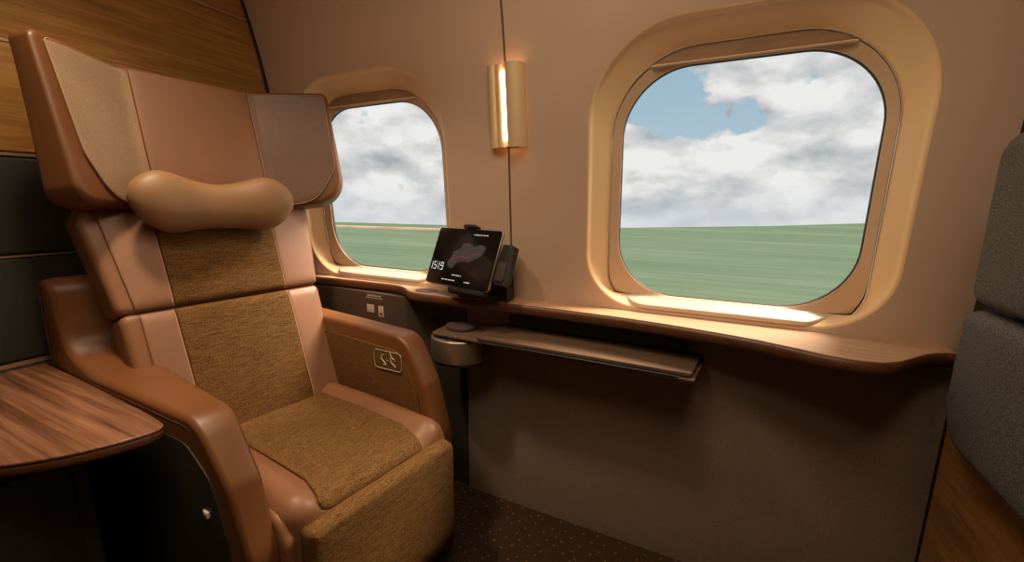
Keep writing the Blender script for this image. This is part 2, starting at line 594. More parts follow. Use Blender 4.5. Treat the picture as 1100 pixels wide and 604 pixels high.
# ------------------------------------------------------------------ the window shelf
front = [(XL + .003, 1.185), (-1.40, 1.205), (-1.20, 1.213), (-1.075, 1.212), (-1.025, 1.185), (-.975, 1.142), (-.92, 1.131), (-.77, 1.141), (-.60, 1.152),
         (-.353, 1.153), (-.142, 1.143), (.077, 1.106), (.16, 1.078), (.23, 1.050), (.291, 1.042), (.345, 1.060), (.394, 1.120), (.43, 1.165), (.468, 1.192), (XR - .002, 1.195)]
def chaikin(p, it=2):
    for _ in range(it):
        q = [p[0]]
        for a, b in zip(p[:-1], p[1:]):
            q.append((a[0] * .75 + b[0] * .25, a[1] * .75 + b[1] * .25)); q.append((a[0] * .25 + b[0] * .75, a[1] * .25 + b[1] * .75))
        q.append(p[-1]); p = q
    return p
front = chaikin(front, 2)
sh = empty('window_shelf', (-.55, 1.2, SHELF_Z))
tag(sh, 'long curved wooden shelf running under both windows', 'shelf')
so = (-.55, 1.2, SHELF_Z)
def strip_shelf(ins, z0, z1, mat, name, r):
    # straight loft front edge -> wall line
    V = []; Fc = []; n = len(front)
    prof = [(0 + ins, z0), (ins - .001 + .0, z0 + r)] if False else None
    prof = []
    for k in range(5):
        a = -pi / 2 + pi * k / 4
        prof.append((ins + r - r * cos(a), (z0 + z1) / 2 + ((z1 - z0) / 2) * sin(a)))
    rows = [[(x, y + d, z) for x, y in front] for d, z in prof]
    rows = [[(x, 1.238, z0) for x, y in front]] + rows + [[(x, yw(z1) - .0005, z1) for x, y in front]]
    m = len(rows)
    for rr in rows: V += rr
    for j in range(m - 1):
        for i in range(n - 1):
            Fc.append((j * n + i, j * n + i + 1, (j + 1) * n + i + 1, (j + 1) * n + i))
    for i in range(n - 1):
        Fc.append((i, i + 1, (m - 1) * n + i + 1, (m - 1) * n + i))
    Fc.append(tuple(j * n for j in range(m))); Fc.append(tuple(j * n + n - 1 for j in range(m)))
    return mk(name, V, Fc, mat, sh, so, ang=50)
strip_shelf(.0, .752, .7835, M['edge'], 'edge_board', .008)
strip_shelf(.007, .779, SHELF_Z, M['shelf'], 'shelf_top', .001)
ringp = [(-.925 + .045 * cos(2 * pi * k / 32), 1.187 + .032 * sin(2 * pi * k / 32)) for k in range(32)]
mk('cup_recess', *slab(ringp, .0016, .0006, lambda u, v, t: (u, v, SHELF_Z + .0004 + t), nr=2), M['edge'], sh, so)

# ------------------------------------------------------------------ socket panel left of the shelf
sp_o = rpoly([(XL + .003, 1.249), (XL + .003, 1.196), (-1.03, 1.188), (-.925, 1.249)][::-1], [.0, .10, .004, .0], step=.03)
sp = mk('socket_panel', *slab(sp_o, .33, .003, lambda u, v, t: (u, v, .585 + t), nr=0), mat_plain('socket_panel_laminate', (.072, .05, .036), .55), None, (-1.3, 1.22, .6))
tag(sp, 'dark brown socket panel under the left end of the window shelf', 'panel')
def sloc(x0, x1, z0, z1, y=1.1925, d=.004): return box(x0, x1, y - d, y + .002, z0, z1, .0015)
so2 = (-1.3, 1.22, .6)
ot = mk('outlet', *sloc(-1.222, -1.185, .670, .701), M['outlet'], sp, so2); ot['label'] = 'square beige outlet cover'
ot = mk('outlet', *sloc(-1.163, -1.136, .657, .701), M['outlet'], sp, so2); ot['label'] = 'upright beige outlet with a dark port'
pt = mk('port', *sloc(-1.155, -1.144, .666, .674, 1.1875, .001), M['black'], ot, so2)
cap = MB()
x = -1.216
for k, w in enumerate((.008, .004, .011, .007, .009, .006, .010)):
    cap.add(boxm(x, x + w, 1.1888, 1.1925, .736, .7415)); x += w + .0025
x = -1.224
for k, w in enumerate((.020, .013, .018, .022)):
    cap.add(boxm(x, x + w, 1.1888, 1.1925, .7275, .7305)); x += w + .004
mk('lettering', cap.v, cap.f, M['outlet'], sp, so2)

# ------------------------------------------------------------------ slide-out tray and drum under the shelf
tr = empty('pull_out_tray', (-.43, 1.15, .68))
tag(tr, 'narrow wooden pull-out tray tucked under the window shelf', 'tray')
to = (-.43, 1.15, .68)
tb = rpoly([(-.835, 1.082), (-.022, 1.068), (-.004, 1.238), (-.835, 1.238)], [.02, .006, .003, .003], step=.05)
mk('lower_board', *slab(tb, .009, .003, lambda u, v, t: (u, v, .668 + t), nr=0), M['tray'], tr, to)
tb2 = rpoly([(-.655, 1.076), (-.030, 1.073), (-.012, 1.238), (-.655, 1.238)], [.012, .006, .003, .003], step=.05)
mk('sliding_board', *slab(tb2, .012, .003, lambda u, v, t: (u, v, .6805 + t), nr=0), M['tray'], tr, to)
mk('slot', *box(-.64, -.06, 1.0655, 1.0745, .6735, .6749, .0005), M['darkgap'], tr, to)
cp = [(-.765 + .055 * cos(2 * pi * k / 28), 1.165 + .045 * sin(2 * pi * k / 28)) for k in range(28)]
mk('hinge_disc', *slab(cp, .014, .004, lambda u, v, t: (u, v, .680 + t), nr=0), M['lowerdark'], tr, to)
mk('rail', *box(-.60, -.05, 1.20, 1.236, .70, .752, .003), M['darkgap'], tr, to)
dr = empty('cup_holder', (-.765, 1.145, .60)); tag(dr, 'round brushed metal cup holder under the left end of the tray', 'cup holder')
do = (-.765, 1.145, .60)
dv = [(-.765 + .098 * cos(2 * pi * k / 56), 1.148 + .085 * sin(2 * pi * k / 56)) for k in range(56)]
mk('drum', *slab(dv, .082, .007, lambda u, v, t: (u, v, .615 + t), nr=0), M['steel'], dr, do)
mk('bottom_cap', *slab([(-.765 + (a + .765) * .93, 1.148 + (b - 1.148) * .93) for a, b in dv], .008, .002, lambda u, v, t: (u, v, .571 + t), nr=0), M['lowerdark'], dr, do)

# ------------------------------------------------------------------ the wall lamp
lm = empty('wall_lamp', (-.60, 1.19, 1.375)); tag(lm, 'lit golden wall lamp with a vertical slit between the two windows', 'lamp')
lo = (-.60, 1.19, 1.375)
LZ0, LZ1 = 1.262, 1.492
def arc_shell(cx, dy, r, a0, a1, th, z0, z1, name, mat):
    V = []; Fc = []; n = 22
    for z in (z0, z1):
        for k in range(n + 1):
            a = rad(a0 + (a1 - a0) * k / n)
            for rr in (r, r - th):
                V.append((cx + rr * cos(a), yw(z) - dy - rr * sin(a), z))
    m = 2 * (n + 1)
    for k in range(n):
        i = 2 * k
        Fc += [(i, i + 2, m + i + 2, m + i), (i + 1, i + 3, m + i + 3, m + i + 1), (i, i + 1, i + 3, i + 2), (m + i, m + i + 1, m + i + 3, m + i + 2)]
    Fc += [(0, 1, m + 1, m), (2 * n, 2 * n + 1, m + 2 * n + 1, m + 2 * n)]
    return mk(name, V, Fc, mat, lm, lo)
arc_shell(-.572, .006, .034, -10, 118, .003, LZ0, LZ1 - .002, 'shade', M['gold'])
arc_shell(-.640, .006, .018, 50, 185, .003, LZ0, LZ1, 'shade', M['gold'])
arc_shell(-.617, .008, .016, 35, 145, .002, LZ0 + .001, LZ1 - .001, 'reflector', M['gold'])
mk('back_plate', *slab(rpoly([(-.655, LZ0 + .004), (-.548, LZ0 + .004), (-.548, LZ1 - .004), (-.655, LZ1 - .004)], .004, step=.05), .006, .002,
   lambda u, v, t: (u, yw(v) - .004 - t, v), nr=0), M['gold'], lm, lo)
mk('light_tube', *tube([(-.600, yw(z) - .020, z) for z in (LZ0 + .02, 1.32, 1.40, LZ1 - .02)], .0095, False, 12), M['bulb'], lm, lo)

# ------------------------------------------------------------------ tablet and its stand
bc = Vector((-.760, 1.120, .826)); ta = rad(23)
tx = Vector((.977, -.214, 0)).normalized(); nh = Vector((.214, .977, 0)).normalized()
tu = Vector((0, 0, 1)) * cos(ta) + nh * sin(ta); tn = tx.cross(tu)            # tn points away from the seat side
if tn.y > 0: tn = -tn                                                         # towards the cabin
def tp(u, v, t): return tuple(bc + tx * u + tu * v + tn * t)
tab = empty('tablet', tuple(bc)); tag(tab, 'black tablet showing the time 15:19 on the window shelf', 'tablet')
bo = tuple(bc)
to_ = rpoly([(-.140, 0), (.149, 0), (.149, .2), (-.140, .2)], .012, step=.1, seg=5)
mk('body', *slab(to_, .010, .003, tp, nr=0), M['steel'], tab, bo)
mk('screen', *slab(rpoly([(-.138, .002), (.147, .002), (.147, .198), (-.138, .198)], .011, step=.1, seg=5), .002, .0006, lambda u, v, t: tp(u, v, t + .0055), nr=0), M['screen'], tab, bo)
M['px_white'] = mat_emit('screen_white', (.80, .85, .95), .55)
M['px_map'] = mat_emit('screen_map', (.05, .05, .055), .18)
M['px_red'] = mat_emit('screen_red', (.5, .10, .06), .15)
def seg_digit(ch, x, y, w, h, th):
    S = {'1': 'bc', '5': 'afgcd', '9': 'abcdfg'}[ch]; o = MB()
    def q(x0, y0, x1, y1):
        v = [tp(a, b, c) for c in (.0066, .0070) for a, b in ((x0, y0), (x1, y0), (x1, y1), (x0, y1))]
        o.add((v, [(0, 1, 2, 3), (4, 5, 6, 7), (0, 1, 5, 4), (1, 2, 6, 5), (2, 3, 7, 6), (3, 0, 4, 7)]))
    m = h / 2
    for s in S:
        if s == 'a': q(x, y + h - th, x + w, y + h)
        if s == 'g': q(x, y + m - th / 2, x + w, y + m + th / 2)
        if s == 'd': q(x, y, x + w, y + th)
        if s == 'b': q(x + w - th, y + m, x + w, y + h)
        if s == 'c': q(x + w - th, y, x + w, y + m)
        if s == 'f': q(x, y + m, x + th, y + h)
        if s == 'e': q(x, y, x + th, y + m)
    return o
ck = MB()
for ch, x in (('1', -.136), ('5', -.117), ('1', -.104), ('9', -.084)):
    d = seg_digit(ch, x, .050, .012, .026, .0017); ck.add((d.v, d.f))
def pbox(x0, y0, x1, y1, h=.0070):
    v = [tp(a, b, c) for c in (.0064, h) for a, b in ((x0, y0), (x1, y0), (x1, y1), (x0, y1))]
    return v, [(0, 1, 2, 3), (4, 5, 6, 7), (0, 1, 5, 4), (1, 2, 6, 5), (2, 3, 7, 6), (3, 0, 4, 7)]
ck.add(pbox(-.1010, .057, -.0992, .059)); ck.add(pbox(-.1010, .067, -.0992, .069))
mk('clock_digits', ck.v, ck.f, M['px_white'], tab, bo)
mo = [(-.05, .062), (-.028, .058), (-.018, .078), (.012, .088), (.04, .085), (.062, .098), (.088, .112), (.098, .142), (.07, .148), (.045, .138), (.02, .150), (-.005, .148), (-.012, .13), (-.04, .118), (-.045, .095), (-.058, .08)]
mk('map_shape', *slab(rpoly(mo, .006, step=.02, seg=3), .0006, .0002, lambda u, v, t: tp(u, v, t + .0067), nr=3), M['px_map'], tab, bo)
mk('route_line', *tube([tp(a, b, .0072) for a, b in ((-.045, .088), (-.02, .10), (.005, .104), (.02, .098), (.04, .11), (.075, .118))], .0008, False, 4), M['px_red'], tab, bo)
M['px_grey'] = mat_emit('screen_grey', (.6, .62, .66), .3)
for (x0, y, ws) in ((-.02, .036, (.010, .006, .012, .005)), (-.062, .018, (.014, .010, .016, .012)), (.042, .018, (.005, .016)), (.03, .178, (.004, .02, .006, .004, .006, .008))):
    tx_ = MB(); x = x0
    for w in ws:
        tx_.add(pbox(x, y, x + w, y + .0032)); x += w + .003
    mk('text_line', tx_.v, tx_.f, M['px_grey'], tab, bo)

st = empty('tablet_stand', (-.69, 1.18, SHELF_Z)); tag(st, 'black stand holding the tablet on the window shelf', 'stand')
sO = (-.69, 1.18, SHELF_Z)
mk('base', *slab(rpoly([(-.775, 1.152), (-.62, 1.142), (-.605, 1.212), (-.77, 1.218)], .012, step=.1), .024, .005, lambda u, v, t: (u, v, SHELF_Z + .0125 + t), nr=0), M['black'], st, sO)
mk('back_support', *slab(rpoly([(-.07, -.02), (.07, -.02), (.055, .205), (-.03, .205)], .01, step=.1), .018, .005, lambda u, v, t: tp(u + .03, v, t - .0165), nr=0), M['black'], st, sO)
mk('ledge', *slab(rpoly([(-.015, -.016), (.135, -.016), (.135, -.0015), (-.015, -.0015)], .004, step=.1), .03, .003, lambda u, v, t: tp(u, v, t), nr=0), M['black'], st, sO)
mk('top_clip', *slab(rpoly([(-.03, .2015), (.035, .2015), (.028, .214), (-.022, .214)], .004, step=.1), .03, .004, lambda u, v, t: tp(u, v, t - .004), nr=0), M['black'], st, sO)
bx = slab(rpoly([(-.022, -.070), (.022, -.070), (.022, .062), (-.022, .062)], .006, step=.1), .038, .004, lambda u, v, t: tp(.170 + u * .9, .098 + v, t - .024), nr=0)
mk('side_box', *bx, M['black'], st, sO)
mk('side_plate', *slab(rpoly([(-.018, -.055), (.018, -.055), (.018, .005), (-.018, .005)], .004, step=.1), .003, .001, lambda u, v, t: tp(.170 + u * .9, .098 + v, t - .004), nr=0), M['darkshell'], st, sO)
mk('lower_bracket', *box(-.645, -.585, 1.155, 1.212, SHELF_Z, SHELF_Z + .05, .006), M['black'], st, sO)

# ------------------------------------------------------------------ the seat (local axes: x forward, y towards the window, z up)
seat = empty('lounge_seat', (-.70, .70, 0), rad(-8))
tag(seat, 'brown leather train seat with tweed fabric cushions and winged headrest', 'seat')

def smk(name, vf, mat, parent=seat, ang=40): return mk(name, vf[0], vf[1], mat, parent, ang=ang)

# cushion
CR = .045
def ctop(Fx, l):
    return .450 + .030 * sstep((abs(l) - .125) / .07) - .010 * sstep((Fx + .25) / -.3)
CT = .15
def cmap(u, v, t):
    h = ctop(u, v)
    return (u, v, (h - CT / 2 + t) if t > 0 else (.45 - CT / 2 + t))
co = rpoly([(-.62, -.236), (.004, -.236), (.004, .232), (-.62, .232)], [.03, .05, .05, .03], step=.015)
cu = smk('seat_cushion', slab(co, CT, CR, cmap, nr=30, rs=6), M['seatleather'])
def fdrop(u):
    i = .004 - u
    return 0 if i >= CR else CR - math.sqrt(max(0, CR * CR - (CR - i) ** 2))
def fmap(u, v, t):
    return (u + (.003 if u > -.02 else 0), v, ctop(u, v) - fdrop(u) + t + .003)
fo = rpoly([(-.58, -.135), (-.35, -.150), (-.10, -.140), (-.001, -.166), (-.001, .134), (-.10, .152), (-.58, .150)],
           [.01, .2, .1, .006, .006, .06, .01], step=.01)
smk('fabric_panel', slab(fo, .012, .005, fmap, nr=30, rs=3), M['dkfabric'], cu)
# leather skirts in front beside the leg rest
for l, nmn in ((-.229, 'near'), (.226, 'far')):
    sk = rpoly([(-.55, .03), (-.008, .03), (-.004, .40), (-.03, .455), (-.55, .44)], [.01, .01, .06, .04, .01], step=.03)
    smk('side_skirt', slab(sk, .028, .012, lambda u, v, t, l=l: (u, l + t, v), nr=0), M['seatleather'])
# leg rest
lo_ = rpoly([(-.211, .035), (.228, .035), (.228, .428), (-.211, .428)], [.02, .05, .035, .015], step=.02)
def lmap(u, v, t):
    return (-.010 + t - .05 * sstep((.16 - v) / .16) , u, v)
lr = smk('leg_rest', slab(lo_, .10, .022, lmap, crown=.006, nr=10, rs=5), M['dkfabric'])
smk('base', box(-.80, -.09, -.215, .212, .0, .33, .01), M['black'])

# backrest: two reclined cushions
BA = rad(18); BF, BZ, BL = -.521, .455, -.028
def bmap(u, v, t, T):
    q = t - T
    return (BF - v * sin(BA) + q * cos(BA), BL + u, BZ + v * cos(BA) + q * sin(BA))
def back_piece(u0, u1, hw0, hw1, name):
    T = .06
    o = rpoly([(-hw0, u0), (hw0, u0), (hw1, u1), (-hw1, u1)], [.022, .022, .022, .022], step=.012)
    b = smk(name, slab(o, 2 * T, .018, lambda u, v, t: bmap(u, v, t, T), crown=.006, nr=24, rs=6), M['seatleather'])
    fw = .157
    fo = rpoly([(-fw + .004, u0 + .004), (fw - .004, u0 + .004), (fw, u1 - .004), (-fw, u1 - .004)], .006, step=.012, seg=3)
    def fm(u, v, t):
        e = min(v - u0, u1 - v) ; dr = 0
        if e < .018: dr = .018 - math.sqrt(max(0, .018 ** 2 - (.018 - e) ** 2))
        s = min(1, max(abs(u) / hw0, abs((v - (u0 + u1) / 2) / ((u1 - u0) / 2))))
        p = bmap(u, v, T + .006 * (1 - s * s) - dr + t + .003, T)
        return p
    f = smk('fabric_panel', slab(fo, .010, .004, fm, nr=14, rs=3), M['dkfabric'], b)
    for a0, a1, b0, b1 in ((-hw0 + .036, -fw + .0005, -hw1 + .040, -fw - .0035), (fw - .0005, hw0 - .012, fw + .0035, hw1 - .014)):
        po = rpoly([(a0, u0 + .005), (a1, u0 + .005), (b1, u1 - .005), (b0, u1 - .005)], .006, step=.012, seg=3)
        smk('leather_panel', slab(po, .009, .0038, lambda u, v, t: fm(u, v, t - .0012), nr=8, rs=3), M['tan'], b)
    for s in (-1, 1):
        pts = [fm(s * (fw + .003 - .004 * (1 - k / 20)), u0 + .004 + (u1 - u0 - .008) * k / 20, .0012) for k in range(21)]
        smk('stitching', tube(pts, .0013, False, 5), M['thread'], b)
    return b
back_piece(-.07, .366, .265, .275, 'lower_back_cushion')
back_piece(.3675, .66, (.276), .312, 'upper_back_cushion')

# winged headrest
HA = rad(13); HF, HZ, HL = -.728, 1.1, -.008
WS, WA, WB = .155, rad(36), .035
def wing(s):
    """developed width -> (lateral, forward, normal angle)"""
    a = abs(s); sg = 1 if s >= 0 else -1
    if a <= WS: return s, 0.0, 0.0
    b = WB / WA * 1.0
    d = a - WS; Ls = WB
    if d < Ls:
        an = WA * d / Ls; rr = Ls / WA
        return sg * (WS + rr * sin(an)), rr * (1 - cos(an)), sg * an
    rr = Ls / WA
    return sg * (WS + rr * sin(WA) + (d - Ls) * cos(WA)), rr * (1 - cos(WA)) + (d - Ls) * sin(WA), sg * WA
def hmap(s, u, t, T):
    lat, fw, an = wing(s)
    q = (t - T) * (.62 + .40 * max(0.0, 1 - max(u, 0) / .36) ** 1.3)
    # front normal leans inwards on the wings
    lat2 = lat - q * sin(an); fw2 = fw + q * cos(an)
    return (HF - u * sin(HA) + fw2 * cos(HA), HL + lat2, HZ + u * cos(HA) + fw2 * sin(HA))
HT = .045
ho = rpoly([(-.36, -.03), (.405, -.03), (.408, .362), (.15, .376), (-.155, .378), (-.392, .362)], [.05, .10, .022, .08, .08, .022], step=.012, seg=14)
hr = smk('headrest', slab(ho, 2 * HT, .016, lambda s, u, t: hmap(s, u, t - (0.0), HT), nr=18, rs=6), M['shell'])
hc = rpoly([(-.153, -.026), (.154, -.026), (.154, .366), (-.153, .368)], .006, step=.012, seg=3)
def hfront(lift):
    def f(s, u, t):
        e = (.376 if abs(s) < .155 else .376 - (abs(s) - .155) / .245 * .014) - u; dr = 0
        if e < .016: dr = .016 - math.sqrt(max(0, .016 ** 2 - (.016 - e) ** 2))
        return hmap(s, u, HT + lift + t - dr, HT)
    return f
cpn = smk('center_panel', slab(hc, .010, .004, hfront(.002), crown=.006, nr=10, rs=3), M['headleather'], hr)
for sg in (-1, 1):
    x1 = .394 if sg > 0 else .366
    w = [(.157, -.022), (x1 - .09, -.022), (x1 - (.004 if sg > 0 else .034), .09), (x1, .350), (.157, .363)]
    w = [(a * sg, b) for a, b in w]
    if sg < 0: w = w[::-1]
    rr = [.004, .10, .10, .012, .006] if sg > 0 else [.006, .012, .10, .10, .004]
    wo_ = rpoly(w, rr, step=.012, seg=10)
    wp = smk('wing_panel', slab(wo_, .010, .004, hfront(.002), nr=12, rs=3), M['perf' if sg < 0 else 'shadedwing'], hr)
    smk('piping', tube([hfront(.004)(a, b, .002) for a, b in wo_], .0016, True, 6), M['pipe'], hr)

# arms
def lat_out(Fx): return .296 - .122 * Fx
arm_o = [(-.015, .03), (-.028, .40), (-.075, .545), (-.165, .667), (-.64, .667), (-.765, .70), (-.785, .80), (-.795, .890), (-.872, .897), (-.882, .80), (-.872, .03)]
arm_r = [.01, .1, .08, .085, .12, .09, .1, .045, .045, .1, .01]
AOS = {-1: rpoly(arm_o, arm_r, step=.015, seg=8),
       1: rpoly([(-.035, .03), (-.040, .40), (-.085, .555), (-.165, .694), (-.74, .694), (-.74, .03)], [.01, .1, .08, .085, .03, .01], step=.015, seg=8)}
lat_outs = {-1: lambda x: lat_out(x), 1: lambda x: .304}
def arm(sg):
    AO = AOS[sg]; lat_out = lat_outs[sg]
    li = .240 if sg < 0 else .226
    def f(u, v, t):
        # t in [-.5,.5] -> inner .. outer
        lo2 = lat_out(u)
        k = (t + .036) / .072
        return (u, sg * (li + (lo2 - li) * k), v)
    a = smk('arm', slab(AO, .072, .013, f, nr=0, rs=5), M['leather'], ang=35)
    dk = rpoly([(-.092, .034), (-.092, .42), (-.125, .545), (-.205, .607), (-.66, .607), (-.725 if sg > 0 else -.862, .607), (-.73 if sg > 0 else -.864, .034)], [.01, .1, .08, .06, .1, .04, .01], step=.015)
    p = smk('outer_panel', slab(dk, .004, .0015, lambda u, v, t: (u, sg * (lat_out(u) + .0012 + t), v), nr=0), M['darkshell'], a)
    fi = rpoly([(-.60, .42), (-.095, .42), (-.108, .53), (-.185, .645 if sg > 0 else .622), (-.60, .645 if sg > 0 else .622)], [.01, .02, .06, .05, .01], step=.015)
    smk('inner_panel', slab(fi, .006, .002, lambda u, v, t: (u, sg * (li - .0015 + t), v), nr=0), M['dkfabric'], a)
    # double stitched seam along the outer rim of the arm
    N = inward(AO)
    pts = [(p_[0] + q[0] * .022, sg * (lat_out(p_[0]) + .0002), p_[1] + q[1] * .022) for p_, q in zip(AO, N) if p_[1] > .1]
    k0 = max(range(len(pts)), key=lambda i: math.dist(pts[i], pts[i - 1]))
    pts = pts[k0:] + pts[:k0]
    smk('stitching', tube(pts, .0012, False, 5), M['seam'], a)
    return a, p
an, ap = arm(-1)
af, _ = arm(1)
smk('latch', box(-.165, -.145, -.3225, -.312, .455, .470, .002), M['white'], an)
# seat control pad on the inner side of the window arm
py = .226 - .0055
pad = smk('control_pad', slab(rpoly([(-.298, .572), (-.168, .580), (-.168, .642), (-.298, .634)], .014, step=.03, seg=5), .003, .001, lambda u, v, t: (u, py + t, v), nr=0), M['dkfabric'])
po = rpoly([(-.297, .573), (-.169, .581), (-.169, .641), (-.297, .633)], .013, step=.03, seg=5)
smk('pad_outline', tube([(u, py - .0018, v) for u, v in po], .0011, True, 5), M['outlet'], pad)
ic = MB()
for pts in (((-.279, .622), (-.276, .605), (-.266, .600), (-.258, .590)), ((-.284, .607), (-.277, .609)), ((-.271, .590), (-.263, .592)),
            ((-.236, .634), (-.230, .622), (-.218, .616)), ((-.234, .612), (-.230, .602), (-.218, .598), (-.214, .592))):
    ic.add(tube([(u + .016, py - .002, v) for u, v in pts], .0017, False, 5))
for u, v in ((-.268, .623), (-.236, .6365), (-.215, .612), (-.235, .615), (-.250, .607)):
    ic.add(box(u + .016 - .002, u + .016 + .002, py - .0035, py - .001, v - .002, v + .002, .0008))
smk('seat_symbols', (ic.v, ic.f), M['outlet'], pad)

# ------------------------------------------------------------------ neck pillow hanging on the headrest
pil = empty('neck_pillow', (-.70, .70, 0), rad(-8))
V = []; Fc = []; NL, NR_ = 48, 28
for i in range(NL + 1):
    w = -1 + 2 * i / NL
    s = math.copysign(abs(w) ** .8, w)
    l = -.037 + .214 * s
    e = math.sqrt(max(0, 1 - abs(s) ** 4.2))
    lump = math.exp(-((abs(s) - .68) / .34) ** 2)
    hh = (.064 + .026 * lump) * e; dd = (.049 + .010 * lump) * e
    zc = 1.080 + .024 * abs(s) ** 1.5 + .004 * -s
    xc_ = -.658 + .028 * s * s
    for k in range(NR_):
        a = 2 * pi * k / NR_
        ca, sa = cos(a), sin(a)
        V.append((xc_ + dd * math.copysign(abs(ca) ** .85, ca), l, zc + hh * math.copysign(abs(sa) ** .9, sa)))
for i in range(NL):
    for k in range(NR_):
        m = (k + 1) % NR_
        Fc.append((i * NR_ + k, i * NR_ + m, (i + 1) * NR_ + m, (i + 1) * NR_ + k))
mk('cover', V, Fc, M['pillow'], pil, ang=180)
tag(pil, 'bone-shaped tan leather neck pillow hanging in front of the headrest', 'pillow')

# ------------------------------------------------------------------ side table and console
ts = empty('side_table', (-1.30, .15, .65)); tag(ts, 'walnut side table with rounded front edge left of the seat', 'table')
tO = (-1.30, .15, .65)
t_o = chaikin([(XL + .006, .418), (-1.30, .409), (-1.0, .398), (-.965, .385), (-.970, .345), (-1.005, .265), (-1.07, .19), (-1.22, .09), (-1.44, .01), (XL + .006, -.03)], 2)
mk('table_top', *slab(t_o, .006, .002, lambda u, v, t: (u, v, .647 + t), nr=0), M['walnut'], ts, tO)
mk('edge_board', *slab(t_o, .022, .008, lambda u, v, t: (u, v, .634 + t), nr=0), M['edge'], ts, tO)
mk('bracket', *box(-1.60, -1.25, .10, .36, .60, .624, .004), M['black'], ts, tO)
cs = empty('side_console', (-1.40, .10, 0)); tag(cs, 'dark cabinet under the walnut side table', 'cabinet')
cO = (-1.40, .10, 0)
mk('body', *box(-1.645, -1.18, -.25, .33, 0.0, .598, .008), M['lowerdark'], cs, cO)
mk('front_panel', *box(-1.182, -1.168, -.22, .30, .03, .57, .004), M['darkshell'], cs, cO)

# ------------------------------------------------------------------ outside: a green field
def mat_field():
    m, nt, b = nm('field_green')
    v = coords(nt, (.10, 1.3, 1))
    t = node(nt, 'ShaderNodeTexNoise', Scale=1.0, Detail=5.0, Roughness=.6); nt.links.new(v, t.inputs['Vector'])
    v2 = coords(nt, (.02, .16, 1))
    t2 = node(nt, 'ShaderNodeTexNoise', Scale=1.0, Detail=2.0); nt.links.new(v2, t2.inputs['Vector'])
    a = node(nt, 'ShaderNodeMath', operation='ADD'); nt.links.new(t.outputs['Fac'], a.inputs[0]); nt.links.new(t2.outputs['Fac'], a.inputs[1])
    h = node(nt, 'ShaderNodeMath', operation='MULTIPLY'); h.inputs[1].default_value = .5; nt.links.new(a.outputs[0], h.inputs[0])
    nt.links.new(ramp(nt, h.outputs[0], [(.36, FIELD[0]), (.5, FIELD[1]), (.62, FIELD[2])]), b.inputs['Base Color'])
    b.inputs['Roughness'].default_value = 1; b.inputs['Specular IOR Level'].default_value = 0
    return m
FIELD = [(.066, .104, .073), (.080, .122, .088), (.10, .142, .106)]
far = [(-140, 43.5), (-49.5, 43.6), (-32, 45.5), (-10.8, 52.5), (6, 68), (21.4, 88), (60, 125)]
FZ = -1.9
FV = [(-140, 3, FZ)] + [(x, 3, FZ) for x in (-49.5, -32, -10.8, 6, 21.4)] + [(60, 3, FZ)] + [(x, y, FZ) for x, y in far]
fd = mk('field', FV, [(i, i + 1, 8 + i, 7 + i) for i in range(6)], mat_field())
tag(fd, 'flat green field outside both windows', 'field', kind='structure')
ridge = MB()
pr = [(-130, 34.2), (-80, 34.2), (-49, 34.3), (-40, 34.8), (-32, 35.4), (-22, 37.2)]
Vr = []; Fr = []
for x, y in pr:
    for dy, z in ((0, FZ), (.2, FZ + .16), (.6, FZ + .22), (1.0, FZ + .16), (1.2, FZ)): Vr.append((x, y + dy, z))
for i in range(len(pr) - 1):
    for k in range(4): Fr.append((i * 5 + k, i * 5 + k + 1, i * 5 + 6 + k, i * 5 + 5 + k))
rg = mk('embankment', Vr, Fr, mat_plain('bare_earth', (.30, .22, .18), 1, noise=.2, nscale=.4, spec=0)); tag(rg, 'low strip of bare earth across the far field seen through the left window', 'embankment', kind='structure')

# ------------------------------------------------------------------ sky
w = bpy.data.worlds.new('sky'); bpy.context.scene.world = w; w.use_nodes = True
nt = w.node_tree; bg = nt.nodes['Background']
tc = node(nt, 'ShaderNodeTexCoord')
gen = tc.outputs['Generated']
def wmap(scale, loc=(0, 0, 0)):
    mp = node(nt, 'ShaderNodeMapping'); mp.inputs['Scale'].default_value = scale; mp.inputs['Location'].default_value = loc
    nt.links.new(gen, mp.inputs['Vector']); return mp.outputs['Vector']
def wnoise(vec, sc, det=8, ro=.55, dist=0.):
    t = node(nt, 'ShaderNodeTexNoise', Scale=sc, Detail=float(det), Roughness=ro, Distortion=dist); nt.links.new(vec, t.inputs['Vector']); return t.outputs['Fac']
def mth(op, a, b=None, c=None, clamp=False):
    n_ = node(nt, 'ShaderNodeMath', operation=op); n_.use_clamp = clamp
    for i, x in enumerate((a, b, c)):
        if x is None: continue
        if isinstance(x, (int, float)): n_.inputs[i].default_value = x
        else: nt.links.new(x, n_.inputs[i])
    return n_.outputs[0]
def mixc(fac, a, b):
    mx = node(nt, 'ShaderNodeMix', data_type='RGBA')
    nt.links.new(fac, mx.inputs['Factor'])
    for k, x in (('A', a), ('B', b)):
        if isinstance(x, tuple): mx.inputs[k].default_value = (*x, 1)
        else: nt.links.new(x, mx.inputs[k])
    return mx.outputs['Result']
sepw = node(nt, 'ShaderNodeSeparateXYZ'); nt.links.new(gen, sepw.inputs[0])
ZE = sepw.outputs[2]
def blob(d, r0, r1):
    """1 near direction d, 0 away from it"""
    vm = node(nt, 'ShaderNodeVectorMath', operation='DISTANCE'); nt.links.new(gen, vm.inputs[0]); vm.inputs[1].default_value = d
    mr = node(nt, 'ShaderNodeMapRange', interpolation_type='SMOOTHSTEP'); mr.inputs[1].default_value = r0; mr.inputs[2].default_value = r1
    mr.inputs[3].default_value = 1; mr.inputs[4].default_value = 0
    nt.links.new(vm.outputs['Value'], mr.inputs[0]); return mr.outputs[0]
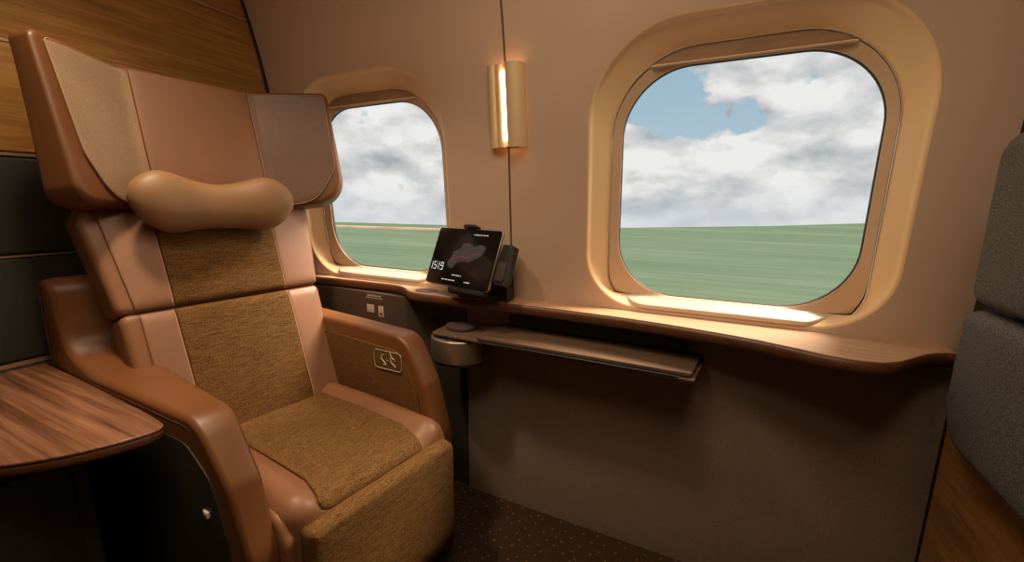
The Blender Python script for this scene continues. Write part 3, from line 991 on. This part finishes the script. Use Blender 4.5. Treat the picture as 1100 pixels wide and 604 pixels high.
SKY_BLOBS = [((-.155, .960, .235), .03, .13, 1.0), ((-.092, .973, .205), .02, .10, 1.0), ((-.035, .985, .165), .0, .075, 1.0), ((.022, .984, .165), .0, .06, .95)]
cov = wnoise(wmap((1, 1, 1.5)), 11, 9, .55)
blue = None
for d, r0, r1, k in SKY_BLOBS:
    b_ = mth('MULTIPLY', blob(d, r0, r1), k)
    blue = b_ if blue is None else mth('MAXIMUM', blue, b_)
bl = mth('ADD', blue, mth('MULTIPLY', mth('SUBTRACT', .5, cov), 2.2))
bl = mth('MULTIPLY_ADD', bl, 6.0, -2.2, True)
# cumulus: relief of a billowy noise lit from above, over broad grey and white masses
def billow(loc): return wnoise(wmap((1, 1, 1.9), loc), 6.5, 9, .54, .1)
rel = mth('SUBTRACT', billow((0, 0, 0)), billow((.01, 0, .075)))
mass = wnoise(wmap((1, 1, 2.2), (3.1, 1.7, .4)), 4.2, 3, .5)
tone = mth('ADD', mth('MULTIPLY', rel, 2.3), mth('MULTIPLY_ADD', mth('SUBTRACT', mass, .5), 1.1, .70))
cl = node(nt, 'ShaderNodeValToRGB'); e = cl.color_ramp.elements
e[0].position = .15; e[0].color = (.40, .43, .47, 1); e[1].position = .95; e[1].color = (.90, .89, .88, 1)
for p_, c_ in ((.42, (.56, .58, .60)), (.62, (.68, .68, .69)), (.78, (.80, .79, .785))):
    x_ = e.new(p_); x_.color = (*c_, 1)
nt.links.new(tone, cl.inputs['Fac'])
sky_blue = mixc(mth('MULTIPLY_ADD', ZE, 3.0, 0.0, True), (.50, .62, .70), (.30, .48, .62))
col = mixc(bl, cl.outputs['Color'], sky_blue)
hz = mth('SUBTRACT', 1.0, mth('MULTIPLY', mth('ADD', ZE, .07), 9.0), None, True)
col = mixc(mth('MULTIPLY', hz, .8), col, (.68, .71, .76))
# unseen warm glow added low in the sky on the right, to light the seat
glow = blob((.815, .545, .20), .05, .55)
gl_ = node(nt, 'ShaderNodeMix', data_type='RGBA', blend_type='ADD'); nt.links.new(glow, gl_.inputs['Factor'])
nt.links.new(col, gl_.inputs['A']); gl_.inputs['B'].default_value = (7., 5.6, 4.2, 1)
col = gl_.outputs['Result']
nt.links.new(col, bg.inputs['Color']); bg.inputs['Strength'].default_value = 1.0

# ------------------------------------------------------------------ lights
def light(name, typ, loc, aim, power, color, **kw):
    l = bpy.data.lights.new(name, typ); l.energy = power; l.color = color
    for k, v in kw.items(): setattr(l, k, v)
    o = bpy.data.objects.new(name, l); COL.objects.link(o); o.location = loc
    d = Vector(aim) - Vector(loc); o.rotation_euler = d.to_track_quat('-Z', 'Y').to_euler()
    return o
light('sun', 'SUN', (6, 6, 9), Vector((6, 6, 9)) + Vector((-.42, -.52, -.86)), 11., (1., .82, .64), angle=rad(30))
WARM = (1., .76, .52)
def downlight(x, y, power, size=.16, spread=150, aim=None):
    r = empty('unseen_ceiling_light', (x, y, 2.165)); tag(r, 'unseen round warm ceiling light', 'ceiling light', 'round ceiling lights')
    c = [(x + size / 2 * cos(2 * pi * k / 40), y + size / 2 * sin(2 * pi * k / 40)) for k in range(40)]
    ro = [(x + size * .6 * cos(2 * pi * k / 40), y + size * .6 * sin(2 * pi * k / 40)) for k in range(40)]
    mk('lens', *slab(c, .004, .001, lambda u, v, t: (u, v, 2.1655 + t), nr=3), mat_emit('downlight_lens', WARM, 4.), r, (x, y, 2.165))
    l = light('downlight', 'AREA', (x, y, 2.155), aim or (x, y, 0), power, WARM, shape='DISK', size=size)
    l.data.spread = rad(spread)
    return l
downlight(-1.10, .45, 5.5, .16, 95)
downlight(-.25, .45, 4., .40, 170)  # this and the next two are unseen lights added as cabin fill
downlight(.12, .10, 2.1, .40, 170)
downlight(-.60, -.20, 2.2, .40, 170)

# ------------------------------------------------------------------ camera
cam = bpy.data.cameras.new('camera'); co_ = bpy.data.objects.new('camera', cam); COL.objects.link(co_)
Rm = [[0.896929242237269, 0.08805097944426828, -0.4333185426895362], [0.4421182323261447, -0.16300718478296958, 0.8820204795547186], [0.0070287313566158634, -0.9826879884928053, -0.185134854113105]]
mat = Matrix(((Rm[0][0], -Rm[0][1], -Rm[0][2], 0), (Rm[1][0], -Rm[1][1], -Rm[1][2], 0), (Rm[2][0], -Rm[2][1], -Rm[2][2], 1.1), (0, 0, 0, 1)))
co_.matrix_world = mat
cam.sensor_fit = 'HORIZONTAL'; cam.sensor_width = 36; cam.lens = 36 * 450 / 1100
cam.clip_start = .02; cam.clip_end = 500
sc = bpy.context.scene
sc.camera = co_
sc.view_settings.view_transform = 'Standard'; sc.view_settings.look = 'None'
sc.view_settings.gamma = 1; sc.view_settings.exposure = 0; sc.view_settings.use_curve_mapping = False
sc.cycles.max_bounces = 10; sc.cycles.diffuse_bounces = 5; sc.cycles.transparent_max_bounces = 12
sc.cycles.sample_clamp_indirect = 4
sc.cycles.use_denoising = True
